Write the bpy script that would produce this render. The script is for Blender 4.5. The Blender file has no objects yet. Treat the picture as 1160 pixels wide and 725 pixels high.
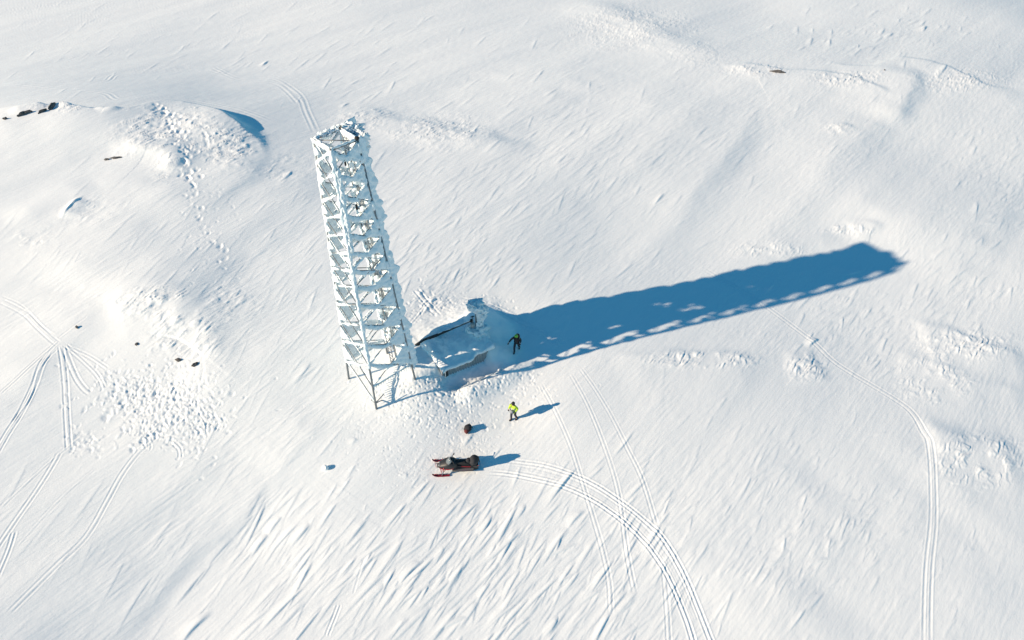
import bpy, math, random
import numpy as np
from mathutils import Vector, Matrix, noise as mn
random.seed(7); rng = np.random.default_rng(7)
C = bpy.context.scene.collection

# ------------------------------------------------------------------ camera model
CAMH, PITCH, FPX = 33.0, 43.02, 773.0          # metres, degrees below horizon, focal length in photo pixels
_p = math.radians(PITCH)
FWD = np.array([0, math.cos(_p), -math.sin(_p)]); RGT = np.array([1., 0, 0]); UPV = np.array([0, math.sin(_p), math.cos(_p)])
def ray(u, v):
    return FWD + RGT*((u-580)/FPX) + UPV*((362.5-v)/FPX)
def at(u, v, z=0.0):
    d = ray(u, v); return np.array([0, 0, CAMH]) + d*((z-CAMH)/d[2])
def pix(P):
    d = np.asarray(P, float) - np.array([0, 0, CAMH]); z = d@FWD
    return 580+FPX*(d@RGT)/z, 362.5-FPX*(d@UPV)/z

SUN_EL, SUN_AZ = 24.6, 21.0                    # elevation; azimuth the shadows run towards (from +x)

# ------------------------------------------------------------------ noise
_perm = np.concatenate([rng.permutation(256)]*3)
_ga = rng.random(256)*2*np.pi; _gx, _gy = np.cos(_ga), np.sin(_ga)
def perlin(x, y):
    xi = np.floor(x).astype(np.int64); yi = np.floor(y).astype(np.int64)
    xf = x-xi; yf = y-yi; xi &= 255; yi &= 255
    u = xf*xf*xf*(xf*(xf*6-15)+10); v = yf*yf*yf*(yf*(yf*6-15)+10)
    def g(ix, iy, dx, dy):
        h = _perm[_perm[ix]+iy]; return _gx[h]*dx+_gy[h]*dy
    a = g(xi, yi, xf, yf); b = g((xi+1)&255, yi, xf-1, yf)
    c = g(xi, (yi+1)&255, xf, yf-1); d = g((xi+1)&255, (yi+1)&255, xf-1, yf-1)
    return ((a+(b-a)*u)+((c+(d-c)*u)-(a+(b-a)*u))*v)*1.4
def sm(x, a, b):
    t = np.clip((x-a)/(b-a), 0, 1); return t*t*(3-2*t)

# ------------------------------------------------------------------ macro terrain from control heights
CTRL = [(430,420,0),(397,428,.0),(425,463,-.35),(469,426,.3),(500,432,-.45),(576,428,-1.15),(582,478,-1.45),(632,462,-1.2),(515,532,-1.45),(700,470,-1.4),(580,725,-2.2),(1160,725,-2.9),(0,725,-1.2),
 (380,600,-1.2),(250,560,-.75),(120,500,-.1),(100,400,.9),(0,460,.6),(300,400,.8),(170,335,1.8),(260,300,1.3),(20,240,2.6),(100,180,3.1),
 (100,130,3.6),(235,150,2.9),(20,128,3.5),(60,86,1.5),(250,100,1.0),(370,110,.7),(500,180,.6),(530,260,.5),(600,330,-.3),(700,310,-1.0),(1015,292,-2.8),(960,345,-2.7),(1000,240,-1.9),
 (820,345,-1.9),(740,200,-.6),(850,85,-.9),(960,90,-1.4),(1100,90,-2.2),(1160,120,-2.9),(700,30,-1.8),(900,30,-3.2),(1160,20,-4.8),(0,0,-.4),(400,0,-.9),
 (1160,350,-3.4),(1160,500,-3.1),(860,430,-1.8),(800,550,-1.8),(1000,620,-2.4),(900,200,-1.7),(1060,180,-2.6),(545,385,-.65),(500,385,-.1),
 (420,-90,-2.5),(-120,60,0),(1280,60,-6),(-150,400,1.2),(1300,450,-4),(-100,800,-1.2),(1250,820,-3.2),(580,850,-2.6)]
_cp = np.array([np.append(at(u, v, z)[:2], z) for u, v, z in CTRL])
def _tps(r2): return .5*r2*np.log(r2+1e-6)
_sc = 30.0
_X = _cp[:, :2]/_sc; _n = len(_X)
_r2 = ((_X[:, None]-_X[None])**2).sum(-1)
_A = np.zeros((_n+3, _n+3)); _A[:_n, :_n] = _tps(_r2)+np.eye(_n)*.004
_A[:_n, _n] = 1; _A[:_n, n1:=_n+1] = _X[:, 0]; _A[:_n, _n+2] = _X[:, 1]; _A[_n:, :_n] = _A[:_n, _n:].T
_w = np.linalg.solve(_A, np.append(_cp[:, 2], [0, 0, 0]))
def macro(x, y):
    x = np.asarray(x, float)/_sc; y = np.asarray(y, float)/_sc
    o = _w[_n]+_w[_n+1]*x+_w[_n+2]*y
    for k in range(_n):
        o = o+_w[k]*_tps((x-_X[k, 0])**2+(y-_X[k, 1])**2)
    r = np.hypot(x*_sc, y*_sc-50)
    f = sm(r, 90, 170)
    return o*(1-f)+(-9-.02*np.minimum(r, 1500))*f
def G(u, v):
    z = 0.0
    for _ in range(12):
        p = at(u, v, z); z = .5*z+.5*float(macro(p[0], p[1]))
    return np.array([p[0], p[1]])
def GL(pts): return np.array([G(u, v) for u, v in pts])

# ------------------------------------------------------------------ ground grid (denser where the place is seen closely)
NR, NC = 1080, 1560
d0, d1 = math.atan2(CAMH, 128), math.atan2(CAMH, 10.5)
dl = np.linspace(d1, d0, NR); yr = CAMH/np.tan(dl)
near = 10.5-np.cumsum(.12*1.22**np.arange(38))[::-1]; far = 128+np.cumsum(.8*1.2**np.arange(36))
Y1 = np.concatenate([near, yr, far]); NN = len(near)
sx = np.linspace(-1, 1, NC); ex = 1+np.cumsum(.003*1.22**np.arange(38))
S1 = np.concatenate([-ex[::-1], sx, ex]); NE = len(ex)
def halfw(y): return (.55*np.clip(y, 0, 150)+18.0)*1.06
WY = halfw(Y1)
X = S1[None, :]*WY[:, None]; Y = np.repeat(Y1[:, None], len(S1), 1)
def jrow(y): return NN+(d1-math.atan2(CAMH, max(y, .01)))/(d1-d0)*(NR-1)
def icol(x, y): return NE+(x/halfw(y)+1)/2*(NC-1)
print('grid', X.shape)
H = macro(X, Y)
dense = np.zeros(X.shape, bool); dense[NN-5:NN+NR+8, NE-5:NE+NC+5] = True
J0, J1, I0, I1 = NN-5, NN+NR+8, NE-5, NE+NC+5
xs = X[J0:J1, I0:I1]; ys = Y[J0:J1, I0:I1]     # working views
D = np.zeros(xs.shape)
WA = math.radians(46); ca, sa = math.cos(WA), math.sin(WA)
al = xs*ca+ys*sa; ac = xs*sa-ys*ca              # along / across the wind

def catmull(P, m=8):
    P = np.asarray(P, float)
    if len(P) < 3: return P
    Q = np.vstack([2*P[0]-P[1], P, 2*P[-1]-P[-2]]); out = []
    for i in range(1, len(Q)-2):
        for t in np.linspace(0, 1, m, endpoint=False):
            a, b, c, d = Q[i-1], Q[i], Q[i+1], Q[i+2]
            out.append(.5*((2*b)+(c-a)*t+(2*a-5*b+4*c-d)*t*t+(3*b-a-3*c+d)*t**3))
    out.append(P[-1]); return np.array(out)
def polydist(P, pad, m=8):
    """bbox slice, signed distance (positive on the right of travel), arclength fraction"""
    P = catmull(P, m); lo = P.min(0)-pad; hi = P.max(0)+pad
    j0 = max(0, int(jrow(lo[1]))-J0-2); j1 = min(xs.shape[0], int(jrow(hi[1]))-J0+3)
    sl = (slice(j0, j1), slice(None))
    x, y = xs[sl], ys[sl]
    cols = np.where(((x > lo[0]) & (x < hi[0])).any(0))[0]
    if len(cols) == 0: return None
    sl = (slice(j0, j1), slice(cols[0], cols[-1]+1)); x, y = xs[sl], ys[sl]
    best = np.full(x.shape, 1e9); sd = np.full(x.shape, 1e3); ff = np.zeros(x.shape)
    seg = np.hypot(*(P[1:]-P[:-1]).T); cum = np.concatenate([[0], np.cumsum(seg)]); T = cum[-1]
    for k in range(len(P)-1):
        a, b = P[k], P[k+1]; d = b-a; L2 = (d@d)+1e-9
        px, py = x-a[0], y-a[1]; t = np.clip((px*d[0]+py*d[1])/L2, 0, 1)
        qx, qy = px-t*d[0], py-t*d[1]; r = qx*qx+qy*qy
        m_ = r < best; best[m_] = r[m_]
        s_ = np.where(px*d[1]-py*d[0] > 0, 1, -1)
        sd[m_] = (np.sqrt(r)*s_)[m_]; ff[m_] = ((cum[k]+t*seg[k])/T)[m_]
    return sl, sd, ff, T

# --- large forms: ridges and troughs
def ridge(pts, A, wl, wr, endf=.15, wob=.0):
    """crest line in photo order; wl / wr = widths left / right of travel"""
    r = polydist(GL(pts), 3*max(wl, wr))
    if r is None: return
    sl, d, f, T = r
    if wob: d = d+wob*perlin(xs[sl]/3.1+5, ys[sl]/3.1)
    w = np.where(d < 0, wl, wr)
    prof = np.exp(-(d/w)**2)
    D[sl] += .40*A*prof*sm(f, 0, endf)*sm(1-f, 0, endf)
# left gully running down to the bottom edge
ridge([(372,476),(330,520),(270,575),(215,622),(150,690),(80,770),(0,860)], -1.3, 5.5, 3.4, .4, .5)
ridge([(374,473),(352,492),(325,515),(300,540)], .15, .4, 3.5, .35, .15)
ridge([(330,512),(300,540),(250,592),(205,632),(150,690),(80,760)], .36, .8, 2.8, .3, .5)
ridge([(360,470),(300,540),(235,600),(170,655),(60,740)], .1, 1.5, 4, .2, .3)
# upper left hill: sharp lee edges
ridge([(-60,135),(20,127),(70,124),(120,131),(150,127),(185,119),(225,125),(262,140),(300,168)], 1.6, .7, 6.0, .2, .5)
ridge([(225,126),(255,134),(285,160),(300,185)], .45, .8, 3.0, .3, .5)
ridge([(60,126),(75,121),(88,126)], .8, .5, 1.0, .3, .3)
ridge([(108,130),(125,127),(138,132)], .55, .5, .9, .3, .2)
ridge([(10,134),(40,126),(62,124)], .45, .5, 1.2, .3, .2)
ridge([(120,175),(165,168),(195,178),(205,205)], .8, 1.5, 1.3, .3, .5)
ridge([(205,195),(180,225),(140,260),(60,330)], .45, 2.5, 4, .2, .6)
ridge([(300,170),(270,205),(215,240),(170,262)], .5, 1.4, 3, .3, .6)
ridge([(0,250),(60,225),(110,205)], .3, 1.5, 2, .3, .5)
ridge([(92,226),(70,250)], .35, 1.0, .25, .3, .1)
# left middle knoll with the rough dark flank
ridge([(115,345),(150,334),(190,330),(235,345)], .25, 1.2, 2.6, .2, .6)
ridge([(190,335),(225,370),(235,405),(200,405)], .55, 2.2, 1.4, .3, .6)
ridge([(120,345),(95,365),(60,395),(0,450)], .3, 1.2, 3.5, .3, .3)
# centre and right: spurs running down to the left
ridge([(852,106),(838,150),(802,195),(765,240),(700,300)], .85, 1.8, 7.5, .4, .25)
ridge([(1010,112),(950,170),(880,240),(820,300)], .5, 2.2, 6, .3, .3)
ridge([(720,120),(640,190),(560,250),(500,300)], .4, 2.2, 6, .4, .3)
ridge([(1160,330),(1110,420),(1040,540),(980,640)], .4, 2.2, 6, .3, .4)
ridge([(800,95),(765,130),(700,180),(620,240),(560,290)], .5, 3.5, 7, .25, .6)
ridge([(1038,78),(1025,110),(1005,145)], .8, 1.2, 4, .25, .4)
ridge([(818,78),(850,74),(885,80),(940,84),(985,98),(1010,112)], .38, .7, 4.6, .12, .4)
ridge([(935,72),(985,76),(1022,66),(1070,76),(1115,96),(1160,104)], .32, .6, 4.4, .12, .4)
ridge([(940,148),(955,144),(972,150)], .2, .5, 1.2, .3, .2)
ridge([(640,0),(700,20),(760,48),(800,70)], .8, 4, 4, .2, .8)
ridge([(380,125),(440,138),(500,152),(560,165),(600,185)], .55, 1.6, 3, .2, .8)
ridge([(1165,190),(1090,260),(1030,330),(960,400)], .5, 2.5, 6, .3, .6)
ridge([(700,60),(600,110),(500,200),(450,270)], .7, 4, 7, .3, .8)
ridge([(360,180),(300,240),(230,300),(120,380)], .5, 2.5, 5, .3, .6)
# middle right breaks
ridge([(690,412),(760,404),(820,402),(868,410)], .18, .5, 3.6, .2, .4)
ridge([(885,402),(915,410),(938,436)], .14, .6, 3, .2, .3)
ridge([(1030,368),(1075,378),(1120,395),(1165,408)], .26, .6, 3.6, .15, .4)
ridge([(1010,398),(1050,410),(1095,432),(1165,450)], .15, .8, 3.4, .15, .4)
ridge([(955,258),(985,256),(1000,264)], .25, .6, 1.4, .3, .3)
ridge([(860,285),(920,272),(960,274)], .2, .8, 1.4, .3, .3)
ridge([(1040,490),(1090,500),(1160,520)], .4, 1.2, 2.2, .2, .5)
ridge([(940,540),(860,600),(780,680)], .25, 4, 3, .2, .8)
ridge([(1100,560),(1000,640),(930,725)], -.3, 4, 5, .2, .8)
# broad undulation
D += .17*perlin(al/26+3, ac/11+1)+.055*perlin(al/13+9, ac/5+4)+.015*perlin(al/6, ac/2.3)+.05*perlin(al/24+7, ac/3.6)+.022*perlin(al/12+1, ac/1.5)

# --- rough rime-crusted belts
ROUGH = [((190,150),70,26,.9),((265,165),45,25,1.1),((200,140),60,20,.6),((70,127),40,9,.9),((150,172),30,10,.7),((190,190),22,24,.6),
 ((180,345),60,20,1.0),((210,380),48,30,.9),((260,340),40,25,.5),((500,150),70,22,.75),((415,135),50,16,.6),((720,30),90,26,.7),((790,60),50,18,.4),
 ((858,80),42,9,1.0),((960,90),50,10,1.0),((1090,90),60,14,.9),((800,408),75,11,1.0),((915,415),26,18,.9),((1095,392),60,20,.9),((1060,430),50,30,.6),
 ((1110,520),60,32,.8),((960,262),34,7,.8),((870,285),50,10,.55),((950,147),22,6,.8),((320,190),60,20,.4),((100,240),40,24,.35),((40,270),30,18,.4),((520,405),60,45,.5),((490,340),30,18,.5)]
R = np.zeros(xs.shape)
for (u, v), ru, rv, a in ROUGH:
    c = G(u, v); ex_ = G(u+ru, v)-c; ey_ = G(u, v-rv)-c
    M = np.linalg.inv(np.array([ex_, ey_]).T)
    dx, dy = xs-c[0], ys-c[1]
    q = np.hypot(M[0, 0]*dx+M[0, 1]*dy, M[1, 0]*dx+M[1, 1]*dy)
    R = np.maximum(R, a*(1-sm(q, .25, 1.25)))
R *= sm(perlin(xs/2.6+7, ys/2.6)+perlin(al/1.3, ac/.6)*.5+.7, 0, .7)
rn = 1-np.abs(perlin(al/1.5, ac/.42)); rn2 = 1-np.abs(perlin(al/.62+4, ac/.24+9))
ph = ac/.5+1.1*perlin(al/1.9, ac/.9)+.35*perlin(al/.5, ac/.4); fr = ph-np.floor(ph)
ph2 = ac/.27+1.0*perlin(al/1.0+8, ac/.5); fr2 = ph2-np.floor(ph2)
saw = np.where(fr < .8, fr/.8, (1-fr)/.2)*sm(perlin(al/1.0+3, ac/.7+1), -.45, .3); saw2 = np.where(fr2 < .75, fr2/.75, (1-fr2)/.25)*sm(perlin(al/.6+3, ac/.5+6), -.4, .3)
D += R*(.09*saw+.05*saw2+.012*perlin(xs/.17, ys/.17))
RGH = R

# --- wind texture everywhere
pm = sm(perlin(al/9+2, ac/5+8)+.25*perlin(al/2.5, ac/1.2), -.15, .6)
rw = perlin(al/2.3+1.3*perlin(al/3, ac/1.5), ac/.33)
D += .005*rw*(.35+pm)+.0055*perlin(al/.9+11, ac/.17)*(.3+.9*pm)+.0065*perlin(al/2.2+31, ac/.16)*(.3+.8*pm)+.0015*perlin(xs/.4, ys/.4)+.006*perlin(al/1.2+3, ac/.3)*sm(ys, 35, 70)*2
D += .008*pm*(1-np.abs(perlin(al/2.2+5, ac/.45+.6*perlin(al/1.1, ac/.5))))**3

# --- sastrugi: asymmetric wind ridges
S = np.zeros(xs.shape)
def stamp(x, y, ang, L, W, Hh, steep=.28, curl=0.):
    R0 = .62*L+2.5*W
    j0 = int(jrow(y-R0))-J0; j1 = int(jrow(y+R0))-J0+2
    i0 = int(icol(x-R0, y))-I0-2; i1 = int(icol(x+R0, y))-I0+3
    j0, i0 = max(j0, 0), max(i0, 0)
    if j1 <= j0+1 or i1 <= i0+1 or j0 >= xs.shape[0]-1 or i0 >= xs.shape[1]-1: return
    sl = (slice(j0, j1), slice(i0, i1)); dx, dy = xs[sl]-x, ys[sl]-y
    c, s = math.cos(ang), math.sin(ang)
    a = (dx*c+dy*s)/L; b = (dx*s-dy*c)-curl*W*(a*a*4)       # b>0 = right side = lee
    wloc = W*(.45+.75*np.clip(.5-a, 0, 1))
    env = sm(a, -.55, .15)*(1-sm(a, .22, .55))
    prof = np.where(b < 0, np.exp(-(b/(1.9*wloc))**2), np.exp(-(b/(steep*W+.02))**2))
    S[sl] = np.maximum(S[sl], Hh*env*prof)
def wang(u, v):
    sl = .62+.62*min(max(v/600, 0), 1); a = G2(u, v); b = G2(u+6, v-6*sl); return math.atan2(b[1]-a[1], b[0]-a[0])
def field(u, v, ru, rv, n, L, W, Hh, da=.16):
    L, W, Hh = L*1.05, W*.36, Hh*.36
    for _ in range(int(n*1.35)):
        uu, vv = random.gauss(u, ru*.6), random.gauss(v, rv*.55)
        if not (-20 < uu < 1180 and -20 < vv < 745): continue
        x, y = G2(uu, vv); k = min(random.lognormvariate(0, .42), 1.7)
        stamp(x, y, wang(uu, vv)+random.gauss(0, da), L*k, W*k**.7, Hh*k*random.uniform(.5, 1.15), random.uniform(.18, .4), random.uniform(-.6, .6))
_gu, _gv = np.meshgrid(np.linspace(-40, 1200, 63), np.linspace(-30, 760, 41))
_gt = np.array([[G(a, b) for a, b in zip(ra, rb)] for ra, rb in zip(_gu, _gv)])
def G2(u, v):
    fx = (u+40)/20.0; fy = (v+30)/19.75
    i = min(max(int(fx), 0), 61); j = min(max(int(fy), 0), 39); fx -= i; fy -= j
    return (_gt[j, i]*(1-fx)+_gt[j, i+1]*fx)*(1-fy)+(_gt[j+1, i]*(1-fx)+_gt[j+1, i+1]*fx)*fy
field(580, 640, 190, 90, 380, 1.6, .24, .14)
field(560, 650, 120, 60, 90, 2.1, .34, .24)
field(500, 690, 160, 50, 80, 2.0, .34, .2)
field(700, 690, 90, 50, 110, 1.6, .24, .15)
field(930, 600, 110, 80, 240, 1.2, .22, .085)
field(860, 520, 120, 60, 90, 1.8, .3, .06)
field(300, 640, 120, 90, 90, 2.0, .32, .09)
field(330, 600, 60, 60, 25, 2.0, .30, .12)
field(310, 310, 110, 120, 420, 2.0, .22, .06)
field(300, 440, 120, 70, 120, 2.2, .2, .05)
field(520, 300, 60, 40, 130, 1.5, .3, .12)
field(600, 250, 120, 90, 160, 2.2, .34, .07)
field(560, 220, 180, 60, 120, 2.6, .4, .09)
field(990, 370, 80, 40, 170, 1.7, .36, .13)
field(1080, 330, 60, 60, 90, 2.0, .36, .12)
field(1125, 210, 40, 60, 90, 2.4, .5, .14)
field(1000, 40, 90, 28, 90, 3.6, .6, .22)
field(920, 130, 240, 90, 260, 2.6, .45, .07)
field(660, 170, 120, 60, 170, 3.2, .45, .10)
field(450, 60, 170, 60, 90, 3.2, .4, .10)
field(150, 50, 190, 60, 100, 3.2, .34, .08)
field(640, 560, 120, 50, 110, 1.3, .22, .06)
field(700, 380, 200, 80, 80, 1.6, .3, .035)
field(80, 620, 120, 120, 60, 2.2, .3, .035)
field(1060, 640, 110, 90, 150, 1.3, .3, .035)
field(120, 290, 120, 60, 80, 2.4, .36, .06)
field(430, 440, 60, 40, 60, .8, .14, .05)
for u, v, L, h in [(463,650,2.6,.34),(497,633,2.2,.26),(549,600,2.4,.22),(589,585,1.9,.22),(625,713,1.8,.28),(545,675,2.2,.2),(308,592,1.6,.26),(337,606,2.2,.24),
                   (240,627,3.2,.2),(213,660,3.4,.18),(215,710,2.6,.22),(290,615,2.0,.22),(920,388,1.8,.3),(1045,32,5,.5),(1008,40,4.5,.4),(80,238,3.6,.4),
                   (300,73,2.6,.3),(400,605,3,.15),(475,708,3,.2),(530,700,2.6,.2),(650,590,2,.18),(420,680,3,.15),(390,120,2,.2),(745,228,3,.25),(460,540,.5,.1),
                   (490,340,.9,.22),(476,333,1.2,.2),(1047,33,4,.3),(325,202,2.5,.3),(340,425,3,.15),(400,500,.8,.12),(432,470,.8,.14),(530,500,1.5,.14)]:
    x, y = G2(u, v); stamp(x, y, wang(u, v)+random.gauss(0, .06), L*.85, .12+.04*L, h*.6, .25, random.uniform(-.8, .8))
S *= .66*(.5+.65*sm(perlin(al/3+3, ac/1.1), -.5, .5))
D += S

# --- churned snow / footprints
F = np.zeros(xs.shape)
def pit(x, y, r, dep, asp=1.0, ang=0.):
    R0 = 2.6*r*max(asp, 1)
    j0 = max(int(jrow(y-R0))-J0, 0); j1 = int(jrow(y+R0))-J0+2
    i0 = max(int(icol(x-R0, y))-I0-1, 0); i1 = int(icol(x+R0, y))-I0+2
    if j1 <= j0 or i1 <= i0: return
    sl = (slice(j0, j1), slice(i0, i1)); dx, dy = xs[sl]-x, ys[sl]-y
    c, s = math.cos(ang), math.sin(ang)
    q = np.hypot((dx*c+dy*s)/asp, dx*s-dy*c)/r
    F[sl] += -dep*np.exp(-q**3)+.3*dep*np.exp(-((q-1.35)/.4)**2)*((dx*s-dy*c) > 0)
def churn(u, v, ru, rv, n, r, dep, asp=1.6):
    for _ in range(int(n*1.6)):
        x, y = G2(random.gauss(u, ru*.62), random.gauss(v, rv*.62))
        k = random.uniform(.45, 1.2)
        pit(x, y, r*k*.48, .23*dep*k*random.choice([1, 1, 1, -.9]), random.uniform(1, asp*1.4), random.uniform(0, 3.14))
churn(170, 445, 60, 26, 330, .2, .10); churn(195, 460, 50, 30, 180, .2, .10); churn(235, 478, 16, 9, 60, .16, .09)
churn(165, 490, 22, 14, 60, .2, .1); churn(215, 485, 20, 30, 90, .18, .08); churn(95, 500, 25, 14, 40, .2, .07)
churn(505, 440, 60, 24, 380, .15, .11); churn(540, 425, 60, 14, 130, .16, .1); churn(495, 470, 60, 26, 240, .12, .07)
churn(490, 348, 34, 18, 130, .17, .09); churn(520, 345, 40, 12, 110, .14, .06); churn(548, 352, 26, 12, 90, .16, .08)
churn(425, 500, 50, 40, 100, .10, .05); churn(480, 530, 40, 25, 90, .10, .04); churn(540, 505, 25, 14, 90, .10, .045)
churn(400, 480, 70, 60, 80, .09, .04); churn(610, 535, 50, 10, 60, .1, .03); churn(235, 250, 35, 50, 70, .2, .06)
churn(560, 440, 60, 14, 130, .13, .05); churn(215, 180, 14, 50, 22, .3, .12); churn(195, 140, 12, 12, 14, .3, .12)
def trail(pts, step=.55, r=.2, dep=.14, wob=.25):
    P = catmull(GL(pts), 10); seg = np.hypot(*(P[1:]-P[:-1]).T); cum = np.concatenate([[0], np.cumsum(seg)])
    s = 0; k = 0
    while s < cum[-1]:
        x = np.interp(s, cum, P[:, 0]); y = np.interp(s, cum, P[:, 1])
        pit(x+random.gauss(0, wob), y+random.gauss(0, wob), .75*r*random.uniform(.8, 1.4), .36*dep*random.uniform(.5, 1.2), 1.5, random.uniform(1, 2.4))
        s += step; k += 1
trail([(185,125),(193,140),(203,160),(212,185),(219,210)], .5, .2, .2, .25); trail([(185,125),(193,140),(203,160),(212,185),(219,210)], .5, .24, .2, .45)
trail([(219,210),(227,243),(248,281),(262,309)], .6, .18, .1, .4); trail([(235,150),(231,168),(228,180)], .6, .25, .15, .3)
trail([(150,505),(190,480),(230,455)], .7); trail([(120,475),(135,455),(160,440)], .6)
trail([(586,399),(560,418),(535,432),(515,445)], .6, .13, .08, .12); trail([(580,480),(560,485),(545,490),(530,490)], .6, .13, .07, .1)
trail([(520,495),(515,512),(512,524)], .5, .12, .06, .15); trail([(583,476),(590,455),(588,430),(586,402)], .65, .12, .05, .1)
D += F

# --- ski and snowmobile tracks
def track(pts, gap=.0, w=.07, dep=.05, rim=.6, mid=0., soft=0.0):
    dep *= .27; mid *= .3
    r = polydist(GL(pts), gap+1.0)
    if r is None: return
    sl, d, f, T = r
    e = sm(f, 0, .05)*sm(1-f, 0, .05)*(.9+.25*perlin(f*T/3.7+gap, f*0+pts[0][0]*.37))
    g = np.zeros(d.shape)
    for o in ([-gap/2, gap/2] if gap else [0.]):
        q = np.abs(d-o)/(w*.8)
        g += -dep*np.exp(-q**2)+rim*dep*np.exp(-((q-1.9)/.7)**2)
    if mid: g += -mid*(np.abs(d) < gap*.28)*(1+.3*np.sin(f*T*2*np.pi/.28))
    D[sl] += g*e
MAIN_U = [(566,523),(590,525),(621,530),(666,546),(708,572),(745,603),(766,634),(783,668),(805,725),(812,745)]
MAIN_L = [(550,537),(570,538),(594,542),(639,553),(673,568),(704,589),(732,616),(756,651),(776,696),(786,728),(790,745)]
track(MAIN_U, .22, .06, .068, 1.0); track(MAIN_L, .22, .06, .074, 1.0)
mid = [((a[0]+b[0])/2, (a[1]+b[1])/2) for a, b in zip(MAIN_U[1:9], MAIN_L[1:9])]
track(mid, .36, .06, .035, .6)
T2 = [(790,300),(830,325),(867,347),(919,385),(946,409),(988,436),(1029,464),(1046,490),(1053,505),(1057,551),(1058,589),(1053,640),(1051,689),(1050,745)]
track(T2, .34, .07, .05, 1.0)
for t in [[(656,416),(676,445),(694,475),(711,509),(728,544),(745,599)], [(645,422),(667,463),(687,513),(701,561),(711,630),(720,675)],
          [(611,433),(629,467),(647,508),(663,558),(680,613),(690,658),(692,700)], [(752,640),(756,690),(758,730)]]:
    track(t, .22, .055, .034, .9)
track([(520,338),(549,345),(575,356),(592,366),(640,392)], .4, .08, .07, 1.0)
track([(471,328),(484,343),(497,358)], .36, .08, .08, 1.0); track([(463,368),(477,352),(484,343),(500,335)], .2, .07, .05, .9)
# bundle at the left
for t, gp, dp in [([(0,340),(27,354),(45,372),(60,386),(68,392)], .5, .09), ([(0,334),(25,346),(48,370),(66,384)], 0, .07),
              ([(68,388),(45,408),(20,430),(0,446)], .3, .13), ([(66,395),(50,412),(38,440),(22,470),(8,492),(-5,515)], .5, .12),
              ([(60,400),(46,420),(34,450),(14,480)], .25, .09), ([(70,392),(74,430),(76,475),(78,510)], .42, .10),
              ([(72,392),(85,425),(95,440),(103,446)], .4, .09), ([(74,392),(95,410),(110,425),(118,440)], .3, .08),
              ([(76,394),(100,404),(122,418)], .3, .08), ([(66,386),(84,372),(100,360)], 0, .10),
              ([(205,499),(185,496),(162,508),(140,535),(121,568),(97,609),(62,644),(7,699)], .38, .08),
              ([(68,512),(52,540),(34,568),(14,597),(-5,625)], .36, .09), ([(17,603),(10,625),(-3,655)], .3, .08),
              ([(90,495),(60,520),(30,548),(0,577)], .3, .05), ([(130,470),(160,450),(175,455)], .2, .08),
              ([(225,462),(235,478),(236,490)], .4, .11), ([(200,455),(180,478),(160,500)], .3, .06), ([(150,500),(163,498),(168,508),(158,512)], .5, .1),
              ([(195,500),(203,508),(204,518)], .3, .1), ([(110,530),(70,565),(20,620)], .3, .035),
              ([(300,725),(340,690),(372,650)], 0, .05), ([(384,684),(378,700),(370,720)], .25, .09), ([(412,633),(405,655),(400,672)], .0, .05)]:
    track(t, gp*.65, .06, dp*.55, .8)
for t in [[(0,95),(62,100),(117,105),(138,113),(207,112),(262,122),(310,138)], [(0,97),(62,93),(117,92),(138,83),(221,78),(262,86),(310,90),(338,107),(348,128),(359,152)],
          [(240,76),(270,90),(315,96),(340,118)]]:
    track(t, .5, .13, .03, 1.8)
track([(300,715),(360,690),(395,670)], 0, .08, .03, .6)

# --- drifts round the tower base and the buried hut
HA = G(502, 425); hax = math.radians(35); ux = np.array([math.cos(hax), math.sin(hax)]); uy = np.array([-math.sin(hax), math.cos(hax)])
hx = (xs-HA[0])*ux[0]+(ys-HA[1])*ux[1]; hy = (xs-HA[0])*uy[0]+(ys-HA[1])*uy[1]
HL, HW = 3.5, 2.5
base = H[J0:J1, I0:I1]+D
hutz = float(macro(*(HA+ux*1.8+uy*.3)))
wob = .3*perlin(xs/1.1, ys/1.1)
hill = (hutz+.80+.13*perlin(xs/1.6+4, ys/1.6))-base
m_in = sm(hy, .5, 1.5+.0)*(1-sm(hy+wob, 2.6, 6.3))*sm(hx+wob, -3.2, .1)*(1-sm(hx+wob, 3.8, 7.6))
D += np.maximum(hill, 0)*m_in
m_end = sm(hx, HL-.35, HL+.15)*(1-sm(hx+wob, HL+.1, HL+3.2))*(1-sm(np.abs(hy-1.5+wob), 1.2, 3.0))
D += np.maximum((hutz+.72)-(base+np.maximum(hill, 0)*m_in), 0)*m_end
m_l = (1-sm(hx, -.15, .05))*sm(hx+wob, -2.8, -.2)*sm(hy+.5*wob, .0, .9)*(1-sm(hy, 3, 4.6))
D += np.maximum(hutz+.98-base-np.maximum(hill, 0)*m_in, 0)*m_l*(1-m_in)
scoop = np.exp(-((hy+.75)/.55)**2)*sm(hx, -.8, .6)*(1-sm(hx, 3.4, 4.6)); D -= .62*scoop          # wind scoop along the wall
D += .35*np.exp(-((hy+1.9)/.7)**2)*sm(hx, -.5, 1)*(1-sm(hx, 3.5, 6.5))
mc = G(541, 372); mr = np.hypot(xs-mc[0], ys-mc[1]); D += .75*np.exp(-(mr/1.15)**2)
hutm = ((np.abs(hx-2.3) < 3.4) & (np.abs(hy-1.5) < 3)); D += (.05*(1-np.abs(perlin(al/.9, ac/.35)))+.03*perlin(xs/.3, ys/.3))*np.exp(-(((hx-2.3)/3.5)**2+((hy-1.5)/3)**2))

H[J0:J1, I0:I1] += D
edge = np.zeros(X.shape); edge[J0:J1, I0:I1] = 1
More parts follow.
